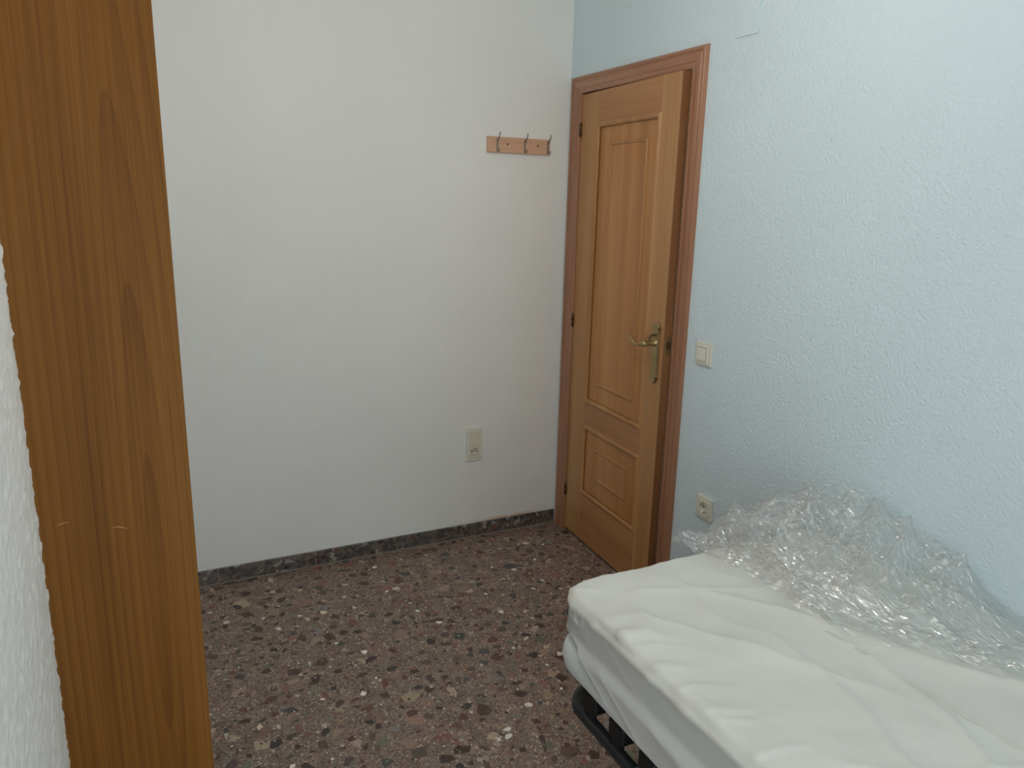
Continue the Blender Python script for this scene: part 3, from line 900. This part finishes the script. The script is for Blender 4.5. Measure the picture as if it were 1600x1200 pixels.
def rounded_slab(name, x0, x1, y0, y1, z0, z1, R, r, mat, parent, step, disp=None, lower_fn=None, rb=None):
    """box with plan corner radius R and edge radius r; disp(P,N)->offset; built as side ring + top grid rings"""
    # plan contour (counter-clockwise from above)
    def contour(inset):
        a0, a1, b0, b1 = x0 + inset, x1 - inset, y0 + inset, y1 - inset
        RR = max(R - inset, 0.002)
        L = []
        pts = []
        for (cx, cy, s) in ((a1 - RR, b1 - RR, 0), (a0 + RR, b1 - RR, 1), (a0 + RR, b0 + RR, 2), (a1 - RR, b0 + RR, 3)):
            for k in range(nc + 1):
                an = (s + k / nc) * math.pi / 2
                pts.append((cx + RR * math.cos(an), cy + RR * math.sin(an)))
        # straight runs
        full = []
        for i in range(4):
            arc = pts[i * (nc + 1):(i + 1) * (nc + 1)]
            full += arc
            p = arc[-1]; q = pts[((i + 1) % 4) * (nc + 1)]
            m_ = ns[i % 2]
            for k in range(1, m_): full.append((p[0] + (q[0] - p[0]) * k / m_, p[1] + (q[1] - p[1]) * k / m_))
        return np.array(full)
    nc = max(6, int(R * 1.57 / step))
    ns = (max(2, int((x1 - x0 - 2 * R) / step)), max(2, int((y1 - y0 - 2 * R) / step)))
    rb = r if rb is None else rb
    rings = []
    prof = []
    nb = 5
    for k in range(nb + 1):
        a = -math.pi / 2 + math.pi / 2 * k / nb
        prof.append((rb - rb * math.cos(a), z0 + rb + rb * math.sin(a)))
    nz_ = max(2, int((z1 - z0 - r - rb) / step))
    for k in range(1, nz_): prof.append((0.0, z0 + rb + (z1 - z0 - r - rb) * k / nz_))
    nf = max(5, int(r * 1.57 / step * 1.5))
    for k in range(nf + 1):
        a = math.pi / 2 * k / nf
        prof.append((r - r * math.cos(a), z1 - r + r * math.sin(a)))
    base0 = contour(0.0)
    P = []
    for ins, z in prof:
        c = contour(ins) if ins > 0 else base0
        P.append(np.column_stack([c, np.full(len(c), z)]))
    inset = r
    lim = min(x1 - x0, y1 - y0) / 2 - 0.006
    while inset + step < lim:
        inset += step
        c = contour(inset)
        P.append(np.column_stack([c, np.full(len(c), z1)]))
    P = np.array(P)                                   # rings, n, 3
    # normals by finite differences
    du = np.roll(P, -1, 1) - np.roll(P, 1, 1)
    dv = np.empty_like(P); dv[1:-1] = P[2:] - P[:-2]; dv[0] = P[1] - P[0]; dv[-1] = P[-1] - P[-2]
    N = np.cross(du, dv); N /= np.linalg.norm(N, axis=2, keepdims=True) + 1e-12
    if disp is not None: P = P + N * disp(P, N)[..., None]
    if lower_fn is not None: P = lower_fn(P)
    nr, n, _ = P.shape
    Pc = np.concatenate([P, P[:, :1]], 1)
    idx = np.arange(nr * n).reshape(nr, n)
    idx = np.concatenate([idx, idx[:, :1]], 1)
    q = np.stack([idx[:-1, :-1], idx[:-1, 1:], idx[1:, 1:], idx[1:, :-1]], -1).reshape(-1, 4)
    V = P.reshape(-1, 3)
    # close top centre strip and the underside
    faces = [tuple(f) for f in q] + [tuple(idx[-1, :-1])] + [tuple(idx[0, :-1][::-1])]
    bm = bmesh.new()
    bv = [bm.verts.new(v) for v in V]
    for f in faces:
        try: bm.faces.new([bv[i] for i in f])
        except ValueError: pass
    bmesh.ops.triangulate(bm, faces=[f for f in bm.faces if len(f.verts) > 4])
    return bm_obj(name, bm, mat, parent, smooth=True)

# --- folding bed frame
FT0, FT1 = 0.3135, 0.3445
fx_out, fx_in = -0.9005, -0.014
bed = tag(empty('folding_bed_frame', ((fx_out + fx_in) / 2, (BY0 + BY1) / 2, 0)), 'black metal folding bed frame with plastic slat holders', 'bed frame')
bpy.context.view_layer.update()
def bedp(o): return addp(o, bed)
# rounded rectangular tube loop
def frame_loop():
    R = 0.075; hw_ = 0.0155
    yc0, yc1 = -1.600 - hw_, BY1 + 0.03
    xc0, xc1 = fx_out + hw_, fx_in - hw_
    cs = [(xc1 - R, yc0 - R, 0), (xc0 + R, yc0 - R, 1), (xc0 + R, yc1 + R, 2), (xc1 - R, yc1 + R, 3)]
    cen = []
    for cx, cy, s in cs:
        for k in range(13):
            an = (s + k / 12) * math.pi / 2
            cen.append((cx + R * math.cos(an), cy + R * math.sin(an), math.cos(an), math.sin(an)))
    bm = bmesh.new()
    sec = []
    rr = 0.0125
    zc = (FT0 + FT1) / 2; hz_ = (FT1 - FT0) / 2
    for (sx, sz, a0) in ((1, 1, 0), (-1, 1, 90), (-1, -1, 180), (1, -1, 270)):
        for k in range(5):
            a = math.radians(a0 + 90 * k / 4)
            sec.append((sx * (hw_ - rr) + rr * math.cos(a), sz * (hz_ - rr) + rr * math.sin(a)))
    rings = [[bm.verts.new((x + nx * a, y + ny_ * a, zc + b_)) for a, b_ in sec] for x, y, nx, ny_ in cen]
    n = len(sec)
    for i in range(len(rings)):
        A, B = rings[i], rings[(i + 1) % len(rings)]
        for k in range(n): bm.faces.new((A[k], A[(k + 1) % n], B[(k + 1) % n], B[k]))
    return bm
bedp(bm_obj('frame_tube', frame_loop(), MAT['black_frame'], None, smooth=True))
k = 0
sy = -1.728
while sy > BY1 + 0.12:
    sl = bedp(box('slat', fx_out + 0.050, fx_in - 0.050, sy - 0.024, sy + 0.024, 0.392, 0.402, MAT['slat'], None, 0.002, 1))
    for xa, xb in ((fx_out + 0.006, fx_out + 0.080), (fx_in - 0.080, fx_in - 0.006)):
        bm = bmesh.new()
        bm_box(bm, xa, xb, sy - 0.029, sy + 0.029, 0.3620, 0.4085, 0.006, 2)
        xp = fx_out + 0.0155 if xa < -0.5 else fx_in - 0.0155
        bm_box(bm, xp - 0.008, xp + 0.008, sy - 0.018, sy + 0.018, 0.3400, 0.3660, 0.002, 1)
        hd = bedp(bm_obj('slat_holder', bm, MAT['black_plastic'], None))
    sy -= 0.116
# hinge brackets and folding legs
for ly in (-1.972, -3.05):
    for xa, s in ((fx_out, -1), (fx_in, 1)):
        br = bedp(box('hinge_bracket', xa + (-0.003 if s < 0 else 0.003), xa + (0.036 if s < 0 else -0.036), ly - 0.055, ly + 0.055, FT0 - 0.03, FT1 + 0.002, MAT['bracket'], None, 0.002, 1))
        xm = xa + (0.0155 if s < 0 else -0.0155)
        lg = bedp(tube('leg', cat([(xm, ly, FT0 + 0.01), (xm, ly - 0.01, 0.2), (xm, ly - 0.02, 0.022)], 5), 0.0125, MAT['black_frame'], None, 14))
        ft = lathe('foot', [(0, 0), (.018, 0), (.02, .004), (.018, .02), (.0125, .024)], (xm, ly - 0.02, 0.0), (0, 0, 1), MAT['black_plastic'], None, 16)
        ft.parent = lg
    bedp(tube('cross_bar', [(fx_out + 0.019, ly - 0.012, 0.16), (fx_in - 0.019, ly - 0.012, 0.16)], 0.010, MAT['black_frame'], None, 12))

# --- lower thin mattress
def lower_disp(P, N):
    s = (np.abs(N[..., 2]) < 0.6)
    z = P[..., 2]
    seam = np.exp(-((z - 0.458) / 0.005) ** 2) * 0.004 - np.exp(-((z - 0.448) / 0.006) ** 2) * 0.004
    bul = 0.006 * np.sin(np.clip((z - 0.41) / 0.1, 0, 1) * math.pi)
    return s * (seam + bul + 0.003 * (fbm(P[..., 1] * 14 + P[..., 0] * 14, z * 30, 31, 2) - .5))
lm = tag(empty('mattress', (-0.455, -2.53, 0.4105)), 'thin bluish white lower mattress between sheeted mattress and black frame', 'mattress')
bpy.context.view_layer.update()
addp(rounded_slab('mattress_body', -0.905, -0.006, BY1 + .005, -1.590, 0.4105, 0.5115, 0.060, 0.030, MAT['lower'], None, 0.014, lower_disp), lm)
# --- upper mattress dressed in a loose cotton cover
def top_wrinkles(P, N):
    x, y, z = P[..., 0], P[..., 1], P[..., 2]
    t = smooth01(0.55, 0.95, N[..., 2])
    # diagonal soft folds
    wx = x + 0.05 * (fbm(x * 4, y * 4, 51, 3) - .5); wy = y + 0.10 * (fbm(x * 3 + 5, y * 3, 52, 3) - .5)
    u = wx * 0.85 + wy * 0.52; v = -wx * 0.52 + wy * 0.85
    f1 = ridge(u * 6.0, v * 1.6, 61) ** 4 * 0.013
    u2 = wx * 0.97 - wy * 0.24; v2 = wx * 0.24 + wy * 0.97
    f2 = ridge(u2 * 7.5 + 3, v2 * 1.7, 62) ** 5 * 0.012
    u3 = wx * 0.35 + wy * 0.94; v3 = -wx * 0.94 + wy * 0.35
    f3 = (fbm(x * 9, y * 9, 63, 3) - .5) * 0.010 + ridge(u3 * 9, v3 * 3, 60) ** 5 * 0.006
    # short puckers along the left edge
    le = np.exp(-((x + 0.865) / 0.055) ** 2)
    f4 = le * ridge(y * 34 + x * 16 + 1.5 * fbm(x * 8, y * 8, 64, 2), x * 6, 65) ** 2.5 * 0.008
    calm = smooth01(-1.62, -1.95, y) * 0.8 + 0.2
    top = t * ((f1 + f2) * calm + f3 + f4 * smooth01(-1.66, -1.9, y) + 0.010 * (fbm(x * 2.2, y * 2.2, 66, 2) - .5))
    # the sides: hanging folds, slight sag
    sd = (1 - t) * smooth01(0.9, 0.2, np.abs(N[..., 2]))
    s = x * 0 + np.where(np.abs(N[..., 0]) > np.abs(N[..., 1]), y, x)
    f5 = (ridge(s * 9 + z * 7, z * 3, 67) ** 2 * 0.007 + (fbm(s * 22 + z * 18, z * 9, 68, 2) - .5) * 0.004)
    corner = np.exp(-(((x + 0.90) / 0.07) ** 2 + ((y - BY0) / 0.09) ** 2))
    f6 = corner * (ridge(s * 60 + z * 20, z * 25, 69) ** 2 * 0.010)
    fill = smooth01(0.605, 0.57, z)
    side = sd * (f5 * (1 - fill) + f6 - 0.016 * fill)
    return top + side
um = tag(empty('mattress', (-0.45, -2.525, 0.5125)), 'thick upper mattress in a loose cream cotton cover, film lying on it', 'mattress')
bpy.context.view_layer.update()
addp(rounded_slab('cotton_cover', -0.905, -0.006, BY1, BY0, 0.5125, 0.627, 0.085, 0.026, MAT['sheet'], None, 0.0085, top_wrinkles, None, 0.012), um)
# thin skirt of the cover hanging over the lower mattress
def skirt_points():
    # path round the far corner and along the open side
    Rr = 0.085
    path = []
    for k in range(6):
        path.append((-0.60 + (-0.905 + Rr + 0.60) * k / 6, BY0, 0.0, 1.0))
    for k in range(40):
        an = math.radians(90 + 90 * k / 39)
        path.append((-0.905 + Rr + Rr * math.cos(an), BY0 - Rr + Rr * math.sin(an), math.cos(an), math.sin(an)))
    n_ = 330
    for k in range(1, n_ + 1):
        y = BY0 - Rr + (BY1 + 0.1 - (BY0 - Rr)) * k / n_
        path.append((-0.905, y, -1.0, 0.0))
    return np.array(path)
sp = skirt_points()
nv = 34
P = np.zeros((len(sp), nv, 3))
yy = sp[:, 1]
run = np.concatenate([[0], np.cumsum(np.hypot(np.diff(sp[:, 0]), np.diff(sp[:, 1])))])
hemz = np.interp(-yy, [1.57, 1.66, 1.70, 1.725, 1.765, 1.82, 1.90, 1.98, 2.3, 3.5], [0.530, 0.528, 0.520, 0.503, 0.480, 0.464, 0.454, 0.449, 0.443, 0.438])
for j in range(nv):
    t = j / (nv - 1)
    z = 0.604 + (hemz - 0.604) * t
    q = run * 5.5 + (z - 0.45) * 14
    fold = (ridge(q, z * 3, 71) ** 2 * 0.007 + ridge(q * 2.1 + 4, z * 4, 72) ** 2 * 0.003)
    cor = np.exp(-((run - 0.36) / 0.05) ** 2)
    puck = cor * ridge(run * 70 + z * 20, z * 20, 73) ** 2 * 0.006 * math.sin(math.pi * min(1, t * 1.6)) 
    low = smooth01(0.535, 0.505, z)
    out_ = -0.0035 + 0.004 * t + 0.0125 * low + fold * (0.15 + 0.85 * t) * (0.35 + 0.65 * low) + puck - 0.004 * cor * t
    P[:, j, 0] = sp[:, 0] + sp[:, 2] * out_
    P[:, j, 1] = sp[:, 1] + sp[:, 3] * out_
    P[:, j, 2] = z
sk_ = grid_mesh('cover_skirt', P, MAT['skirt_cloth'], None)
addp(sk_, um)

# ================================================================== crumpled plastic film on the bed
m, nt, out = mat_new('clear_plastic_film')
tr = nd(nt, 'ShaderNodeBsdfTransparent'); tr.inputs[0].default_value = (0.958, 0.957, 0.953, 1)
gl = nd(nt, 'ShaderNodeBsdfGlossy'); gl.inputs['Roughness'].default_value = 0.19; gl.inputs[0].default_value = (1, 1, 1, 1)
df = nd(nt, 'ShaderNodeBsdfTranslucent'); df.inputs[0].default_value = (0.86, 0.86, 0.85, 1)
d2 = nd(nt, 'ShaderNodeBsdfDiffuse'); d2.inputs[0].default_value = (0.80, 0.80, 0.79, 1)
mdd = nd(nt, 'ShaderNodeMixShader'); mdd.inputs[0].default_value = 0.5; link(nt, df, 0, mdd, 1); link(nt, d2, 0, mdd, 2)
m1 = nd(nt, 'ShaderNodeMixShader'); m1.inputs[0].default_value = 0.07
link(nt, tr, 0, m1, 1); link(nt, mdd, 0, m1, 2)
lw0 = nd(nt, 'ShaderNodeFresnel'); lw0.inputs['IOR'].default_value = 1.62
lw = nd(nt, 'ShaderNodeMath', operation='MULTIPLY'); lw.inputs[1].default_value = 1.15; link(nt, lw0, 0, lw, 0)
lw2 = nd(nt, 'ShaderNodeMath', operation='MINIMUM'); lw2.inputs[1].default_value = 0.26; link(nt, lw, 0, lw2, 0)
m2 = nd(nt, 'ShaderNodeMixShader'); link(nt, lw2, 0, m2, 0)
link(nt, m1, 0, m2, 1); link(nt, gl, 0, m2, 2)
link(nt, m2, 0, out, 0)
tcf = nd(nt, 'ShaderNodeTexCoord')
mpf = nd(nt, 'ShaderNodeMapping'); mpf.inputs['Rotation'].default_value = (0, 0, 0.6); mpf.inputs['Scale'].default_value = (62, 17, 34)
link(nt, tcf, 'Object', mpf, 'Vector')
nf_ = nd(nt, 'ShaderNodeTexNoise'); nf_.inputs['Scale'].default_value = 1.0; nf_.inputs['Detail'].default_value = 2.5; nf_.inputs['Distortion'].default_value = 1.2
link(nt, mpf, 0, nf_, 'Vector')
bf = nd(nt, 'ShaderNodeBump'); bf.inputs['Distance'].default_value = 0.010
link(nt, nf_, 0, bf, 'Height'); link(nt, bf, 0, gl, 'Normal')
MAT['film'] = m

def crumple(x, y, seed, scale):
    """folded film: sharp creases in changing directions, smooth facets between"""
    h = 0
    wx = x + 0.035 * (vnoise(x * 9, y * 9, seed + 31) - .5); wy = y + 0.035 * (vnoise(x * 9 + 5, y * 9, seed + 32) - .5)
    for i in range(4):
        s_ = scale * 1.75 ** i
        an = 0.7 + 2.4 * i + seed
        c_, n_ = math.cos(an), math.sin(an)
        u = (wx * c_ + wy * n_) * s_; v = (-wx * n_ + wy * c_) * s_ * 0.55
        b_ = np.abs(2 * vnoise(u, v, seed + i) - 1)
        h = h + (b_ if i % 2 else 1 - b_) / s_ * (0.75 if i < 2 else 0.5)
    return np.maximum(h - 0.35 / scale, 0.0)
film_parts = []
def bed_top(x, y):
    P_ = np.stack([x, y, np.full(x.shape, 0.627)], -1)
    N_ = np.zeros(P_.shape); N_[..., 2] = 1
    return 0.627 + top_wrinkles(P_, N_)
def front_edge(y):
    """x of the film's front border for a given y (measured on the photograph)"""
    yk = [1.50, 1.556, 1.60, 1.669, 1.75, 1.821, 1.925, 2.037, 2.147, 2.278, 2.337, 2.6, 2.9]
    xk = [-.52, -.505, -.49, -.469, -.455, -.452, -.479, -.455, -.390, -.300, -.262, -.18, -.10]
    return np.interp(-y, yk, xk)
def film_sheet(seed, ny_, nx_, y0, y1, hfun, edge_in=0.0, back=-0.012):
    t = np.linspace(0, 1, nx_); yv = np.linspace(y0, y1, ny_)
    T, Y = np.meshgrid(t, yv, indexing='ij')
    fe = front_edge(Y + 0.03 * (vnoise(Y * 30, Y * 0, seed) - .5)) + edge_in + 0.014 * (fbm(Y * 38, Y * 0 + 3, seed + 1, 3) - .5)
    X = fe + (back - fe) * T
    Z = bed_top(X, Y) + np.maximum(hfun(X, Y, T), 0.0025)
    return np.stack([X, Y, Z], -1)
film = None
import itertools
Ps = []
# 1. film lying on the cover with a raised, folded front border
def h1(X, Y, T):
    near = smooth01(-1.86, -2.05, Y)
    roll = np.exp(-((T - 0.13) / 0.085) ** 2) * 0.042 * (0.25 + 0.75 * near)
    lines = ridge((X * .45 - Y * .25) * 0 + T * 16 + 1.5 * fbm(X * 6, Y * 6, 5, 2), Y * 3.2, 83) ** 3 * 0.008 * np.exp(-((T - .14) / .14) ** 2)
    return 0.003 + roll + lines + crumple(X, Y, 100, 11) * (0.14 + 0.25 * (1 - near)) + 0.010 * fbm(X * 5, Y * 5, 84, 2)
Ps.append((film_sheet(80, 420, 240, -1.53, -2.75, h1), None))
# 2-4. the heap by the wall: several loose layers
def pile(X, Y):
    g = np.exp(-(((Y + 1.78) / 0.19) ** 2 + ((X + 0.13) / 0.15) ** 2)) * 0.135
    g2 = np.exp(-(((Y + 1.63) / 0.13) ** 2 + ((X + 0.28) / 0.15) ** 2)) * 0.055
    g3 = np.exp(-(((Y + 2.02) / 0.13) ** 2 + ((X + 0.09) / 0.10) ** 2)) * 0.045
    return g + g2 + g3
for i, (fr, ei) in enumerate(((0.55, 0.04), (1.0, 0.08))):
    def h2(X, Y, T, i=i, fr=fr):
        p = pile(X, Y)
        e = smooth01(0, 0.15, T)
        amp = np.clip(p / 0.05, 0.06, 1.0)
        return 0.004 + p * fr * (0.75 + 0.5 * fbm(X * 9, Y * 9, 90 + i, 2)) * e + crumple(X, Y, 120 + 7 * i, 11 + 3 * i) * 0.9 * amp * e + 0.02 * e * amp * ridge(X * 16 + Y * 9, Y * 13 - X * 6, 140 + i)
    Pp = film_sheet(85 + i, 380, 220, -1.535, -2.36 + 0.12 * i, h2, ei, -0.010)
    Ps.append((Pp, None))
allV = []; allQ = []; off = 0
for Pp, _ in Ps:
    n, mm_, _x = Pp.shape
    idx = np.arange(n * mm_).reshape(n, mm_) + off
    allQ.append(np.stack([idx[:-1, :-1], idx[1:, :-1], idx[1:, 1:], idx[:-1, 1:]], -1).reshape(-1, 4))
    allV.append(Pp.reshape(-1, 3)); off += n * mm_
V = np.concatenate(allV); Q = np.concatenate(allQ)
me = bpy.data.meshes.new('plastic_film')
me.vertices.add(len(V)); me.vertices.foreach_set('co', V.astype(np.float32).ravel())
me.loops.add(Q.size); me.loops.foreach_set('vertex_index', Q.astype(np.int32).ravel())
me.polygons.add(len(Q)); me.polygons.foreach_set('loop_start', np.arange(0, Q.size, 4, dtype=np.int32))
me.polygons.foreach_set('use_smooth', np.full(len(Q), True))
me.update(calc_edges=True); me.validate()
me.materials.append(MAT['film'])
film = bpy.data.objects.new('plastic_film', me); C.objects.link(film)
tag(film, 'crumpled heap of clear plastic film lying on the bed by the wall', 'plastic film')

# ================================================================== ceiling lamp (above the frame)
lamp = tag(empty('ceiling_lamp', LAMP_POS), 'round white ceiling lamp above the middle of the room', 'lamp')
m, nt, out = mat_new('lit_opal_glass')
em = nd(nt, 'ShaderNodeEmission'); em.inputs[0].default_value = (*LAMP_COL, 1); em.inputs[1].default_value = LAMP_EMIT
link(nt, em, 0, out, 0)
lathe('globe', [(0, -.095)] + [(.095 * math.sin(a), -.095 * math.cos(a)) for a in [math.pi * k / 14 for k in range(1, 14)]] + [(0, .095)], (0, 0, 0), (0, 0, 1), m, lamp, 28)
lathe('stem', [(.03, .085), (.03, .10), (.009, .105), (.009, ZC - LAMP_POS[2] - .03)], (0, 0, 0), (0, 0, 1), MAT['steel'], lamp, 16)
lathe('rose', [(.009, ZC - LAMP_POS[2] - .03), (.055, ZC - LAMP_POS[2] - .022), (.06, ZC - LAMP_POS[2]), (0, ZC - LAMP_POS[2])], (0, 0, 0), (0, 0, 1), MAT['ceiling'], lamp, 24)
